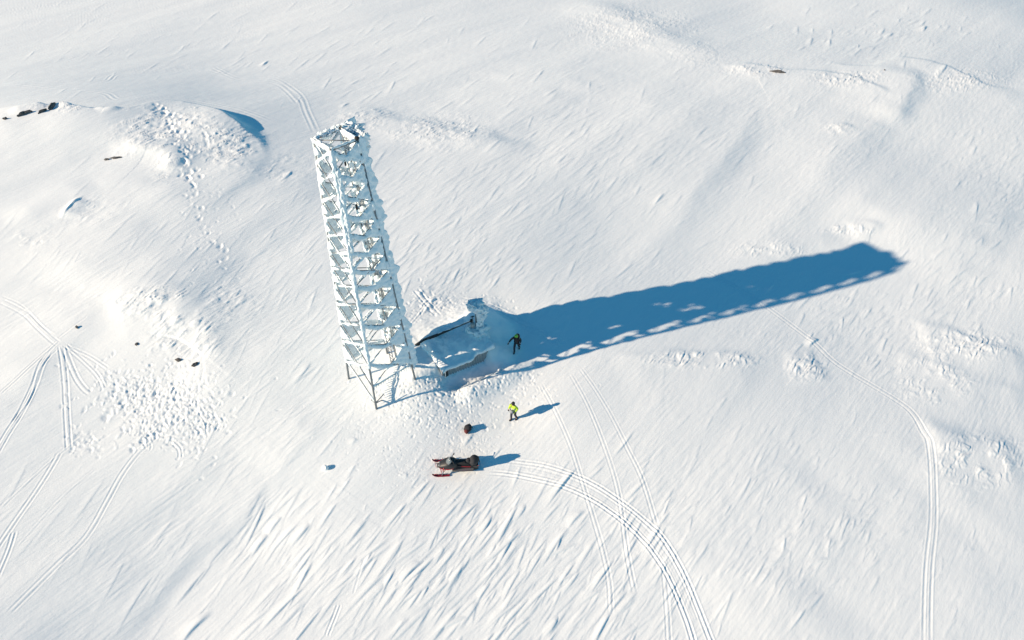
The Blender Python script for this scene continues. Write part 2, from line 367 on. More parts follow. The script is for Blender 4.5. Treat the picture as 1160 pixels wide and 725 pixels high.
# outside the dense window carry gentle relief on
out = edge < .5
ax, ay = X*ca+Y*sa, X*sa-Y*ca
H[out] += (.17*perlin(ax/26+3, ay/11+1)+.055*perlin(ax/13+9, ay/5+4))[out]
H += (18*perlin(X/420+.3, Y/420)+6*perlin(X/130, Y/130))*sm(np.hypot(X, Y-50), 160, 600)

def ground(x, y):
    j = min(max(jrow(y), 0), X.shape[0]-2); j0 = int(j)
    i = min(max(icol(x, y), 0), X.shape[1]-2); i0 = int(i); a, b = j-j0, i-i0
    return float((H[j0, i0]*(1-b)+H[j0, i0+1]*b)*(1-a)+(H[j0+1, i0]*(1-b)+H[j0+1, i0+1]*b)*a)
def onground(u, v, n=14):
    z = 0.
    for _ in range(n):
        p = at(u, v, z); z = .5*z+.5*ground(p[0], p[1])
    return np.array([p[0], p[1], ground(p[0], p[1])])

# ------------------------------------------------------------------ materials
def mat(name, col, rough=.6, metal=0., spec=.5, var=.0, vscale=8., bump=0., bscale=20., trans=0.):
    m = bpy.data.materials.new(name); m.use_nodes = True; nt = m.node_tree; b = nt.nodes['Principled BSDF']
    b.inputs['Base Color'].default_value = (*col, 1); b.inputs['Roughness'].default_value = rough
    b.inputs['Metallic'].default_value = metal; b.inputs['Specular IOR Level'].default_value = spec
    if trans: b.inputs['Transmission Weight'].default_value = trans
    tc = nt.nodes.new('ShaderNodeTexCoord')
    if var:
        n = nt.nodes.new('ShaderNodeTexNoise'); n.inputs['Scale'].default_value = vscale; n.inputs['Detail'].default_value = 5
        nt.links.new(tc.outputs['Object'], n.inputs['Vector'])
        mx = nt.nodes.new('ShaderNodeMix'); mx.data_type = 'RGBA'
        mx.inputs['A'].default_value = (*[c*(1-var) for c in col], 1); mx.inputs['B'].default_value = (*[min(1, c*(1+var)) for c in col], 1)
        nt.links.new(n.outputs['Fac'], mx.inputs['Factor']); nt.links.new(mx.outputs['Result'], b.inputs['Base Color'])
    if bump:
        n = nt.nodes.new('ShaderNodeTexNoise'); n.inputs['Scale'].default_value = bscale; n.inputs['Detail'].default_value = 4
        nt.links.new(tc.outputs['Object'], n.inputs['Vector'])
        bp = nt.nodes.new('ShaderNodeBump'); bp.inputs['Strength'].default_value = 1; bp.inputs['Distance'].default_value = bump
        nt.links.new(n.outputs['Fac'], bp.inputs['Height']); nt.links.new(bp.outputs['Normal'], b.inputs['Normal'])
    return m
SNOWC = (.825, .85, .865)
def snow_mat():
    m = bpy.data.materials.new('wind_packed_snow'); m.use_nodes = True; nt = m.node_tree; L = nt.links; b = nt.nodes['Principled BSDF']
    b.inputs['Roughness'].default_value = .75; b.inputs['Specular IOR Level'].default_value = .15
    geo = nt.nodes.new('ShaderNodeNewGeometry')
    mp = nt.nodes.new('ShaderNodeMapping'); mp.vector_type = 'TEXTURE'; mp.inputs['Rotation'].default_value = (0, 0, WA); mp.inputs['Scale'].default_value = (5, 1, 1)
    L.new(geo.outputs['Position'], mp.inputs['Vector'])
    n0 = nt.nodes.new('ShaderNodeTexNoise'); n0.inputs['Scale'].default_value = .22; n0.inputs['Detail'].default_value = 6; L.new(mp.outputs[0], n0.inputs['Vector'])
    mx = nt.nodes.new('ShaderNodeMix'); mx.data_type = 'RGBA'
    mx.inputs['A'].default_value = (SNOWC[0]*.965, SNOWC[1]*.975, SNOWC[2]*.985, 1); mx.inputs['B'].default_value = (SNOWC[0]*1.03, SNOWC[1]*1.02, SNOWC[2]*1.01, 1)
    L.new(n0.outputs['Fac'], mx.inputs['Factor']); L.new(mx.outputs['Result'], b.inputs['Base Color'])
    n1 = nt.nodes.new('ShaderNodeTexNoise'); n1.inputs['Scale'].default_value = 4.2; n1.inputs['Detail'].default_value = 5; n1.inputs['Roughness'].default_value = .6; L.new(mp.outputs[0], n1.inputs['Vector'])
    n2 = nt.nodes.new('ShaderNodeTexNoise'); n2.inputs['Scale'].default_value = 9.; n2.inputs['Detail'].default_value = 3; L.new(geo.outputs['Position'], n2.inputs['Vector'])
    ad = nt.nodes.new('ShaderNodeMath'); ad.operation = 'MULTIPLY_ADD'; ad.inputs[1].default_value = .2; L.new(n2.outputs['Fac'], ad.inputs[0]); L.new(n1.outputs['Fac'], ad.inputs[2])
    bp = nt.nodes.new('ShaderNodeBump'); bp.inputs['Strength'].default_value = 1; bp.inputs['Distance'].default_value = .026
    L.new(ad.outputs[0], bp.inputs['Height']); L.new(bp.outputs['Normal'], b.inputs['Normal'])
    return m
M = dict(snow=snow_mat(),
 rime=mat('rime_ice', (.72, .79, .83), .7, spec=.2, var=.04, vscale=3, bump=.03, bscale=9),
 steel=mat('galvanised_steel', (.20, .22, .24), .5, .4, var=.3, vscale=4),
 dark=mat('black_rubber', (.012, .012, .014), .75, var=.2),
 black=mat('satin_black_plastic', (.014, .015, .018), .5, var=.15, vscale=5),
 cloth_black=mat('black_cordura', (.02, .021, .027), .85, var=.3, vscale=12, bump=.01),
 red=mat('red_painted_metal', (.34, .014, .024), .4, var=.12),
 pink=mat('red_ski_plastic', (.20, .010, .028), .45, var=.1),
 silver=mat('brushed_aluminium', (.42, .43, .45), .35, .8, var=.1),
 glass=mat('smoked_windscreen', (.20, .24, .27), .12, trans=.35),
 wall=mat('grey_profiled_sheet', (.33, .34, .35), .55, .2, var=.12, vscale=3),
 walld=mat('dark_gable_timber', (.045, .042, .045), .8, var=.3),
 rock=mat('dark_bare_rock', (.09, .085, .085), .9, var=.5, vscale=3, bump=.05, bscale=6),
 lime=mat('lime_helmet_shell', (.26, .55, .06), .35, var=.08),
 hivis=mat('hi_vis_yellow_fabric', (.42, .60, .04), .8, var=.12, vscale=14, bump=.01),
 refl=mat('grey_reflective_tape', (.5, .52, .54), .4, var=.1),
 maroon=mat('maroon_pack_fabric', (.11, .018, .022), .85, var=.3, vscale=10, bump=.01),
 navy=mat('dark_navy_trousers', (.022, .024, .040), .85, var=.25, vscale=10, bump=.008),
 skin=mat('skin', (.50, .28, .20), .55, var=.08),
 grey=mat('grey_kit_fabric', (.24, .26, .29), .8, var=.2, vscale=8),
 lens=mat('headlight_lens', (.25, .26, .28), .2))

# ------------------------------------------------------------------ mesh builders
class MB:
    def __init__(s): s.v = []; s.f = []
    def add(s, vs, fs):
        o = len(s.v); s.v += [tuple(map(float, p)) for p in vs]; s.f += [tuple(i+o for i in f) for f in fs]; return s
    def box(s, c, d, R=None, bev=.0):
        c = Vector(c); hx_, hy_, hz_ = d[0]/2, d[1]/2, d[2]/2; b = min(bev, hx_*.9, hy_*.9, hz_*.9)
        if b <= 0:
            P = [Vector((x, y, z)) for x in (-hx_, hx_) for y in (-hy_, hy_) for z in (-hz_, hz_)]
            F_ = [(0,1,3,2),(4,6,7,5),(0,4,5,1),(2,3,7,6),(0,2,6,4),(1,5,7,3)]
        else:
            import bmesh
            bm = bmesh.new(); bmesh.ops.create_cube(bm, size=1); bmesh.ops.scale(bm, vec=(d[0], d[1], d[2]), verts=bm.verts)
            bmesh.ops.bevel(bm, geom=bm.edges[:], offset=b, segments=2, affect='EDGES'); bm.verts.index_update()
            P = [v.co.copy() for v in bm.verts]; F_ = [tuple(v.index for v in f.verts) for f in bm.faces]; bm.free()
        if R is not None: P = [R@p for p in P]
        return s.add([p+c for p in P], F_)
    def tube(s, pts, r, n=8, cap=True, flat=1.0):
        pts = [Vector(p) for p in pts]; r = r if hasattr(r, '__len__') else [r]*len(pts); vs = []; fs = []
        up = Vector((0, 0, 1)); t0 = (pts[-1]-pts[0]).normalized()
        if abs(t0.z) > .9: up = Vector((1, 0, 0))
        for k, p in enumerate(pts):
            t = (pts[min(k+1, len(pts)-1)]-pts[max(k-1, 0)]).normalized(); a = t.cross(up).normalized(); b = a.cross(t).normalized()
            for i in range(n):
                th = 2*math.pi*i/n; vs.append(p+a*math.cos(th)*r[k]+b*math.sin(th)*r[k]*flat)
        for k in range(len(pts)-1):
            for i in range(n):
                fs.append((k*n+i, k*n+(i+1) % n, (k+1)*n+(i+1) % n, (k+1)*n+i))
        if cap: fs += [tuple(range(n))[::-1], tuple((len(pts)-1)*n+i for i in range(n))]
        return s.add(vs, fs)
    def loft(s, secs, cap=True):
        n = len(secs[0]); vs = [p for q in secs for p in q]; fs = []
        for k in range(len(secs)-1):
            for i in range(n): fs.append((k*n+i, k*n+(i+1) % n, (k+1)*n+(i+1) % n, (k+1)*n+i))
        if cap: fs += [tuple(range(n))[::-1], tuple((len(secs)-1)*n+i for i in range(n))]
        return s.add(vs, fs)
    def lump(s, c, r, sub=3, amp=.25, freq=1.6, seed=0., flat=False):
        import bmesh
        bm = bmesh.new(); bmesh.ops.create_icosphere(bm, subdivisions=sub, radius=1); bm.verts.index_update()
        r = r if hasattr(r, '__len__') else (r, r, r); P = []
        for v in bm.verts:
            q = v.co*freq+Vector((seed*3.7, seed*1.9, seed)); k = 1+amp*mn.noise(q)+amp*.5*mn.noise(q*2.3)
            P.append((c[0]+v.co.x*r[0]*k, c[1]+v.co.y*r[1]*k, c[2]+v.co.z*r[2]*k))
        F_ = [tuple(v.index for v in f.verts) for f in bm.faces]; bm.free(); return s.add(P, F_)
    def build(s, name, m, parent=None, smooth=True, origin=None):
        me = bpy.data.meshes.new(name); me.from_pydata(s.v, [], s.f); me.update()
        import bmesh
        bm = bmesh.new(); bm.from_mesh(me); bmesh.ops.recalc_face_normals(bm, faces=bm.faces); bm.to_mesh(me); bm.free()
        if smooth:
            me.shade_smooth() if smooth is True else me.set_sharp_from_angle(angle=math.radians(35))
            if smooth is not True: me.polygons.foreach_set('use_smooth', [True]*len(me.polygons)); me.set_sharp_from_angle(angle=math.radians(35))
        me.materials.append(m); o = bpy.data.objects.new(name, me); C.objects.link(o)
        if parent is not None: o.parent = parent
        return o
def tag(o, label=None, cat=None, group=None, kind=None):
    for k, v in (('label', label), ('category', cat), ('group', group), ('kind', kind)):
        if v: o[k] = v
    return o
def empty(name, loc, rz=0, rot=None):
    o = bpy.data.objects.new(name, None); o.empty_display_size = .3; o.location = tuple(map(float, loc))
    o.rotation_euler = rot if rot else (0, 0, rz); C.objects.link(o); return o

# ------------------------------------------------------------------ ground mesh
def build_ground():
    nj, ni = X.shape; me = bpy.data.meshes.new('ground')
    co = np.empty((nj*ni, 3), np.float32); co[:, 0] = X.ravel(); co[:, 1] = Y.ravel(); co[:, 2] = H.ravel()
    idx = np.arange(nj*ni, dtype=np.int32).reshape(nj, ni)
    q = np.stack([idx[:-1, :-1], idx[:-1, 1:], idx[1:, 1:], idx[1:, :-1]], -1).reshape(-1)
    nf = (nj-1)*(ni-1)
    me.vertices.add(nj*ni); me.vertices.foreach_set('co', co.ravel())
    me.loops.add(nf*4); me.loops.foreach_set('vertex_index', q)
    me.polygons.add(nf); me.polygons.foreach_set('loop_start', np.arange(0, nf*4, 4, dtype=np.int32))
    me.polygons.foreach_set('use_smooth', np.ones(nf, bool)); me.update(calc_edges=True)
    me.materials.append(M['snow']); o = bpy.data.objects.new('ground', me); C.objects.link(o)
    tag(o, 'wind carved snow field crossed by ski and snowmobile tracks', kind='structure'); return o
build_ground()

# ------------------------------------------------------------------ the iced lattice tower
TCX, TCY, TYAW, SB, ST, ZT, ZB = -8.445, 29.788, -2.27, 2.819, 1.481, 17.0, 2.625
ANG = [math.pi, -math.pi/2, 0, math.pi/2]      # left, front, right, back
def corner(k, z):
    s = ST+(SB-ST)*(ZT-z)/(ZT-ZB); a = math.radians(TYAW)+ANG[k]; h = s/math.sqrt(2)
    return Vector((TCX+h*math.cos(a), TCY+h*math.sin(a), z))
FY = [172,199,222,244,266,286,307,325,345,369,391,413,438]; RY = [161.5,183,205,228,248,269,288,306,325,346,368,389,413]
def zfor(k, v):
    lo, hi = -1., 19.
    for _ in range(40):
        m_ = (lo+hi)/2
        if pix(corner(k, m_))[1] > v: lo = m_
        else: hi = m_
    return (lo+hi)/2
ZN = [.5*(zfor(1, a)+zfor(2, b)) for a, b in zip(FY, RY)]; ZN[0] = ZT
print('nodes', [round(z, 2) for z in ZN])
tower = empty('lattice_tower', (TCX, TCY, ground(TCX, TCY)))
tag(tower, 'tall square lattice mast crusted white with thick rime ice, casting the long shadow', 'tower')
TL = Vector((TCX, TCY, ground(TCX, TCY)))
def loc(p): return Vector(p)-TL
def n3(p, f, s=0.): return mn.noise(Vector((p[0]*f+s, p[1]*f-s, p[2]*f+2*s)))
legs = []
for k in range(4):
    zb = ground(*corner(k, 0)[:2])-.3
    b = MB().tube([loc(corner(k, zb)), loc(corner(k, ZN[-1])), loc(corner(k, ZT+.12))], [.07, .062, .055], 10)
    legs.append(b.build('leg', M['steel'], tower))
    if k in (2, 3):
        MB().lump(loc(corner(k, ZT+.12)), (.13, .13, .10), 2, .1).build('cap', M['dark'], legs[-1])
for k in range(4):                                           # X bracing, every face and panel
    k2 = (k+1) % 4
    for i in range(12):
        for (za, zb) in ((ZN[i], ZN[i+1]), (ZN[i+1], ZN[i])):
            MB().tube([loc(corner(k, za)), loc(corner(k2, zb))], .03, 6).build('brace', M['steel'], tower)
    MB().tube([loc(corner(k, ZT)), loc(corner(k2, ZT))], .035, 6).build('top_beam', M['steel'], tower)
    if k in (1, 2, 3): MB().tube([loc(corner(k, ZN[-1])), loc(corner(k2, ZN[-1]))], .05, 6).build('base_beam', M['steel'], tower)
MB().tube([loc(corner(0, ZT-.02)), loc(corner(2, ZT-.02))], .028, 6).build('top_beam', M['steel'], tower)
fz = ground(*corner(1, 0)[:2])
MB().tube([loc(corner(0, ZN[-1]+.2)), loc(corner(0, ZN[-1]).lerp(corner(1, .8), .5)-Vector((0, 0, .12))), loc(corner(1, fz+.55))], .03, 6).build('foot_strut', M['steel'], tower)
for k2, tt in ((2, .22), (0, .16), (2, .16)):
    a = corner(1, fz+.5); e = a.lerp(corner(k2, fz+.5), tt); e.z = fz+.5+(.35 if k2 == 2 and tt > .2 else -.1)
    MB().tube([loc(a), loc(e)], .035, 6).build('foot_strut', M['steel'], tower)
# ladder with cables
lr = MB(); c0 = lambda z: corner(3, z).lerp(corner(2, z), .42).lerp(Vector((TCX, TCY, z)), .30)
dv = (corner(2, 5)-corner(3, 5)).normalized()
for s_ in (-.2, .2): lr.tube([loc(c0(.5)+dv*s_), loc(c0(ZT)+dv*s_)], .022, 6)
z = .7
while z < ZT: lr.tube([loc(c0(z)-dv*.2), loc(c0(z)+dv*.2)], .016, 5); z += .3
lr.build('ladder', M['steel'], tower)
cb = MB(); cv = lambda z: corner(3, z).lerp(corner(2, z), .62).lerp(Vector((TCX, TCY, z)), .22)
for s_ in (-.08, 0, .09): cb.tube([loc(cv(.6)+dv*s_), loc(cv(8)+dv*s_*1.3), loc(cv(ZT-1)+dv*s_)], .018, 6)
cb.build('cable', M['steel'], tower)
for zz in (15.6, 12.9):
    p = c0(zz)+Vector((random.uniform(-.2, .3), random.uniform(-.3, .1), 0))
    MB().box(loc(p), (.1, .12, .32), Matrix.Rotation(random.random(), 3, 'Z'), .02).build('bracket', M['dark'], tower, smooth='a')

def sheet(P, mask, thick, N, rough=.05, seed=0.):
    """closed icy sheet over a grid of points; thick[i][j] falls to nothing at the mask edge"""
    nj, ni = mask.shape; idx = {}; mb = MB(); vs = []; fs = []
    cells = [(j, i) for j in range(nj-1) for i in range(ni-1) if mask[j, i] and mask[j+1, i] and mask[j, i+1] and mask[j+1, i+1]]
    cs = set(cells)
    if not cells: return mb
    def vid(j, i):
        if (j, i) not in idx:
            p = P[j][i]; t = thick[j, i]*(1+.5*n3(p, 2.3, seed)); e = rough*n3(p, 5., seed+3)
            idx[(j, i)] = len(vs); vs.append(p+N*(t*.5+e)); vs.append(p-N*(t*.5-e*.4))
        return idx[(j, i)]
    for j, i in cells:
        a, b, c, d = vid(j, i), vid(j, i+1), vid(j+1, i+1), vid(j+1, i)
        fs.append((a, b, c, d)); fs.append((d+1, c+1, b+1, a+1))
        if (j-1, i) not in cs: fs.append((b, a, a+1, b+1))
        if (j+1, i) not in cs: fs.append((d, c, c+1, d+1))
        if (j, i-1) not in cs: fs.append((a, d, d+1, a+1))
        if (j, i+1) not in cs: fs.append((c, b, b+1, c+1))
    mb.add([loc(v) for v in vs], fs); return mb
def facerime(ka, kb, style, seed):
    nz = int((ZT-ZN[-1])/.055); ni = 44; zs = np.linspace(ZN[-1], ZT+.05, nz); ss = np.linspace(0, 1, ni)
    mask = np.zeros((nz, ni), bool); th = np.zeros((nz, ni)); P = []
    c = corner(kb, 8)-corner(ka, 8); N = Vector((-c.y, c.x, 0)).normalized()
    if N.dot(Vector((.86, .5, 0))) < 0: N = -N
    for j, z in enumerate(zs):
        a, b = corner(ka, z), corner(kb, z); w = (b-a).length; row = []
        i_ = max(k for k in range(12) if ZN[k] >= z-1e-6 or k == 0); i_ = min(i_, 11)
        v = (z-ZN[i_+1])/(ZN[i_]-ZN[i_+1]); ph = ZN[i_]-ZN[i_+1]
        up = (z-ZN[-1])/(ZT-ZN[-1])
        for i, s in enumerate(ss):
            p = a.lerp(b, s); row.append(p)
            nz1 = n3(p, 1.1, seed)+.5*n3(p, 3.3, seed+5)
            dA = abs(v-(1-s))*ph*.75; dB = abs(v-s)*ph*.75; da, db = s*w, (1-s)*w
            rt = (s-.5)-abs(v-.5); lt = (.5-s)-abs(v-.5); bt = (.5-v)-abs(s-.5)
            sag = (1-s)-v                                     # >0 = below member A
            dn = max(min(da, db), 0)
            m = min(dA-(.035 if style == 'left_front' else .075), dB-(.07+.07*n3(p, 1.7, 9.) if style == 'left_front' else .06))+.08*nz1
            if style == 'front_right':
                m = min(m, -(rt*w)+.07+.08*nz1)
                if s < .62: m = min(m, max(sag*ph-.27*(.6+.6*math.sin(math.pi*min(s/.6, 1)))-.08*nz1, -sag*ph-.02))
                m = min(m, da-(.05+.14*up+.07*nz1))
            elif style == 'left_front':
                m = min(m, -(rt*w)+.27*w+.28*nz1, db-.06-.06*nz1, -(lt*w)+.42+.15*nz1, math.hypot(da, (min(v, 1-v))*ph)-.2-.2*nz1)
                m = min(m, max(bt*-w+.16+.2*nz1, 0.001)) if nz1 > .45 else m
            elif style == 'right_back':
                m = min(m, -.02+(.45*(nz1-.42) if (s > .25) else -1)*-1*-1) if nz1 > .42 else -.1
            else:
                m = min(m, -(rt*w)+.02+.1*nz1, db-.3, bt*-w+.22+.2*nz1, da-.10)
            mask[j, i] = m < 0
            base = {'front_right': .10, 'left_front': .11, 'right_back': .20, 'back_left': .14}[style]
            th[j, i] = .03+base*min(1, max(0, -m)/.10)*(min(1, .15+min(da, db)/.25) if style == 'front_right' and s > .5 else 1)
        P.append(row)
    return sheet(P, mask, th, N, .06, seed).build('rime_sheet', M['rime'], tower)
facerime(1, 2, 'front_right', 1.); facerime(0, 1, 'left_front', 2.); facerime(2, 3, 'right_back', 3.); facerime(3, 0, 'back_left', 4.)

def fin(k, dirv, zlo, zhi, w0, saw, per, thick, seed, name='rime_feather', parent=None, taper=.25, grow=0.):
    """feather of rime growing off a leg into the wind, with a scalloped edge"""
    dirv = Vector((dirv[0], dirv[1], dirv[2] if len(dirv) > 2 else 0)).normalized()
    nz = int((zhi-zlo)/.05); ni = 12; zs = np.linspace(zlo, zhi, nz); P = []; mask = np.ones((nz, ni), bool); th = np.zeros((nz, ni))
    N = dirv.cross(Vector((0, 0, 1))).normalized()
    for j, z in enumerate(zs):
        t = (z-zlo)/per+.9*mn.noise(Vector((0, seed, z*.55))); fr = t-math.floor(t)
        wid = w0*(1+.25*mn.noise(Vector((seed, 0, z*.5))))+saw*(fr**.7)*(1-fr)**.35*2+.10*mn.noise(Vector((seed, 1, z*3.5)))
        wid *= min(1, .3+(zhi-z)/taper, .3+(z-zlo)/.5)*(1+grow*(z-zlo)/(zhi-zlo))*(.8+.55*mn.noise(Vector((seed, z*1.4, 2))) if grow == 0 else 1)
        c = corner(k, z); row = []
        for i in range(ni):
            s = i/(ni-1); row.append(c+dirv*(s*wid+.05)+Vector((0, 0, .12*s*s)))
            th[j, i] = thick*(1-s**2.2)*min(1, .3+s*4)*(1+.4*mn.noise(Vector((s*2, seed, z*3))))+.02
        P.append(row)
    return sheet(P, mask, th, N, .05, seed).build(name, M['rime'], parent)
fin(2, (.93, .36), 1.0, ZT+.15, .34, .13, .55, .15, 11, parent=legs[2])
fin(2, (.45, .85), 2.0, ZT-.3, .25, .12, .7, .16, 12, parent=legs[2])
fin(3, (.85, .5), 1.5, ZT+.05, .45, .2, .75, .26, 13, parent=legs[3], grow=.9)
fin(3, (.12, 1), 1.2, ZT-.05, 1.25, .2, .9, .34, 14, parent=legs[3], grow=.45, taper=.6)
fin(3, (.5, .85), 4, ZT+.05, .9, .16, .8, .3, 19, parent=legs[3])
fin(1, (.95, .15), ZN[-2], ZN[0]-.15, .06, .05, .8, .17, 15, parent=legs[1])
fin(1, (.2, -.6), ZN[-2]-.3, ZN[0]-.05, .05, .05, .7, .16, 16, parent=legs[1])
fin(0, (-.55, .75), 5.0, ZT+.02, .08, .10, .9, .10, 17, parent=legs[0])
# heavy lumps on the front leg between the 3rd and 5th panel, and cornices on the top ring
lp = MB(); random.seed(5)
z = ZN[1]
while z > ZN[5]:
    c = corner(1, z)+Vector((.15+random.uniform(-.03, .05), .0, 0)); lp.lump(loc(c), (.13, .12, .30), 3, .5, 1.8, z); z -= .3
lp.build('rime_lump', M['rime'], legs[1])
def cornice(pa, pb, outv, w, h, n, seed, name='rime_cornice'):
    P = []; mask = np.ones((n, 9), bool); th = np.zeros((n, 9)); outv = Vector(outv)
    for j in range(n):
        t = j/(n-1); c = pa.lerp(pb, t); ww = w*(.55+.5*math.sin(math.pi*min(max(t, .04), .96)))*(1+.5*mn.noise(Vector((t*6, seed, 0))))
        P.append([c+outv*(s*ww)+Vector((0, 0, h*.25*math.sin(s*3)-1.0*s*ww)) for s in np.linspace(0, 1, 9)])
        th[j] = [.16*(1-s**3)+.03 for s in np.linspace(0, 1, 9)]
    return sheet(P, mask, th, Vector((0, 0, 1)), .05, seed).build(name, M['rime'], tower)
K = [corner(k, ZT+.05) for k in range(4)]
cornice(K[3]+Vector((-.25, .2, 0)), K[2].lerp(K[3], .25), (.55, .85, .0), 1.35, .35, 30, 1.)
cornice(K[3]+Vector((-.1, .05, .1)), K[3]+Vector((.55, .05, .05)), (.5, .9, 0), .45, .4, 16, 5.)
cornice(K[2]+Vector((-.05, .05, -.3)), K[2]+Vector((.35, .2, .15)), (.6, .7, 0), .42, .25, 14, 6.)
cornice(K[0].lerp(K[3], .25), K[0].lerp(K[3], .72), (-.25, .75, 0), .5, .35, 18, 2.)
cornice(K[0]+Vector((-.15, -.02, 0)), K[1].lerp(K[0], .1), (.15, .25, 0), .25, .12, 20, 3.)
for q, (dx_, dy_, dz_, r_) in enumerate([(.1, .12, -.05, .24), (.42, .3, -.15, .27), (.72, .22, -.2, .24), (.95, .0, -.3, .2), (1.12, -.3, -.25, .2), (-.25, -.1, .0, .17), (-.55, -.38, -.05, .18), (-.8, -.6, .0, .14)]):
    c = K[3]+Vector((dx_, dy_, dz_)); MB().lump(loc(c), (r_*1.25, r_, r_*.95), 4, .7, 2.2, 31+q*3).build('rime_knob', M['rime'], tower)
tb = MB()
for k in range(4):
    a, b = K[k], K[(k+1) % 4]
    tb.tube([loc(a.lerp(b, t)+Vector((.02*math.sin(t*19+k), .02, .03))) for t in np.linspace(0, 1, 14)], [.06+.025*math.sin(t*23+k*2) for t in np.linspace(0, 1, 14)], 7)
tb.build('rime_crust', M['rime'], tower)
random.seed(21)
for k, pr in ((2, .45), (0, .55), (3, .3)):                   # ice sleeves round the legs between the bare stretches
    z = ZN[-1]
    while z < ZT-.3:
        if random.random() < pr:
            L_ = random.uniform(.25, .6); pts = [loc(corner(k, z+L_*t)+Vector((.015*math.sin(z*9+t*5), -.01, 0))) for t in (0, .15, .5, .85, 1)]
            MB().tube(pts, [.06, .10, .105+random.uniform(-.01, .03), .09, .055], 8).build('ice_sleeve', M['rime'], legs[k])
        z += .55
# inner rime clots on ladder and brackets
for q in range(60):
    z = random.uniform(3, ZT-.6); p = c0(z)+dv*random.uniform(-.25, .45)+Vector((random.uniform(-.1, .15), random.uniform(-.05, .2), 0))
    MB().lump(loc(p), (random.uniform(.1, .2), random.uniform(.08, .16), random.uniform(.12, .3)), 2, .5, 1.7, q).build('rime_clot', M['rime'], tower)
# fringe of hanging rime under the base beam and the left strut
def fringe(a, b, n, L, name='rime_fringe', sagm=0.):
    m_ = MB(); a, b = Vector(a), Vector(b)
    for q in range(n):
        t = (q+.5)/n; p = a.lerp(b, t)-Vector((0, 0, sagm*math.sin(math.pi*t))); l = L*random.uniform(.5, 1.2); dd = Vector((random.uniform(-.05, .05), -.05, -1))
        m_.tube([loc(p), loc(p+dd*l*.6), loc(p+dd*l)], [.035, .025, .006], 5)
    m_.tube([loc(a.lerp(b, t)+Vector((0, 0, .04-sagm*math.sin(math.pi*t)))) for t in np.linspace(0, 1, 12)], [.055+.02*math.sin(t*31) for t in np.linspace(0, 1, 12)], 7)
    return m_.build(name, M['rime'], tower)
fringe(corner(1, ZN[-1]), corner(2, ZN[-1]), 17, .38)
fringe(corner(2, ZN[-1]), corner(3, ZN[-1]), 15, .35)
fringe(corner(0, ZN[-1]+.2), corner(1, fz+.55), 17, .32, sagm=.1)
fringe(corner(0, ZN[-1]).lerp(corner(0, 0), .3), corner(3, ZN[-1]), 12, .3)

# ------------------------------------------------------------------ buried hut
hz = hutz; hut = empty('snow_buried_hut', (HA[0], HA[1], hz), hax)
tag(hut, 'small grey corrugated equipment hut almost buried in blue shaded snow', 'hut')
EV = .82                                                      # eave height above the snow
def corr(x0, x1, y, z0, z1fn, n=60, amp=.022, per=.2):
    m_ = MB(); vs = []; fs = []
    for q in range(n+1):
        x = x0+(x1-x0)*q/n; o = amp*(1 if (x/per) % 1 < .5 else -1)
        vs += [(x, y-.03+o, z0), (x, y-.03+o, z1fn(x)), (x, y+.05, z0), (x, y+.05, z1fn(x))]
    for q in range(n):
        a = q*4; b = a+4; fs += [(a, b, b+1, a+1), (a+2, a+3, b+3, b+2), (a+1, b+1, b+3, a+3), (a, a+2, b+2, b)]
    fs += [(0, 1, 3, 2), (n*4, n*4+2, n*4+3, n*4+1)]; return m_.add(vs, fs)
corr(.06, HL, 0, -1.2, lambda x: EV-.05, 110).build('wall', M['wall'], hut, smooth=False)
MB().box((HL/2, HW, 0-.1), (HL, .08, 2.2)).build('wall', M['wall'], hut, smooth=False)
MB().box((0, HW/2, -.12), (.08, HW-.1, 1.75)).build('wall', M['wall'], hut, smooth=False)
MB().box((HL, HW/2, -.12), (.08, HW-.1, 1.75)).build('wall', M['wall'], hut, smooth=False)
MB().box((.22, -.075, .35), (.26, .05, .62), None, .01).build('door', M['walld'], hut, smooth=False)
MB().box((HL/2+.1, -.085, EV-.03), (HL+.2, .05, .07), None, .01).build('fascia', M['walld'], hut, smooth=False)
MB().box((HL/2+.1, HW/2+.1, EV-.03), (HL-.1, HW-.05, .05)).build('roof', M['walld'], hut, smooth=False)
# snow cap: its own wavy slab with a drooping lip
nx_, ny_ = 110, 70; P = []; vs = []; fs = []
def capz(x, y):
    return EV+.10+.22*math.sin(math.pi*min(max(x/HL, 0), 1))*min(1, max(0, y)/1.5)+.12*max(0, mn.noise(Vector((x*.9+3, y*1.3, 8))))+.20*math.sin(min(max(y/1.3, 0), 1.4))+.10*mn.noise(Vector((x*.8, y*.8, 2)))+.06*mn.noise(Vector((x*2.4, y*2.4, 5)))+.035*(1-abs(mn.noise(Vector((x*1.5+y, y*5-x*2, 5)))))+.02*mn.noise(Vector((x*7, y*7, 5)))-.04*max(0, 1-x)+.12*max(0, (x-2.5)/2)
top = []; bot = []
for j in range(ny_+1):
    t = j/ny_
    for i in range(nx_+1):
        x = -.12+(HL+.55)*i/nx_
        lip = .16+.16*mn.noise(Vector((x*1.3, 0, 7)))+.05*mn.noise(Vector((x*4, 0, 1)))+.10*max(0, 1-abs(x-1.6)/1.2)-.12*max(0, 1-abs(x-2.7)/.6)
        y = -.12-lip+(HW+.6+lip)*t; e = min(1, (t*ny_)/5.0); ex2 = max(0, min(1, (i+3*mn.noise(Vector((0, y*1.5, 4))))/9.0)) if i else 0
        z = capz(x, y); edge_ = math.sqrt(max(0, 1-(1-min(e, ex2))**2))
        vs.append((x, y, EV-.02+(z-EV)*edge_-(.07 if j == 0 else 0)))
nb = len(vs)
for j in range(ny_+1):
    for i in range(nx_+1):
        x, y, z = vs[j*(nx_+1)+i]; vs.append((x, y+(.05 if j == 0 else 0), min(EV+.05, z-.015)-(.05 if j < 3 else 0)))
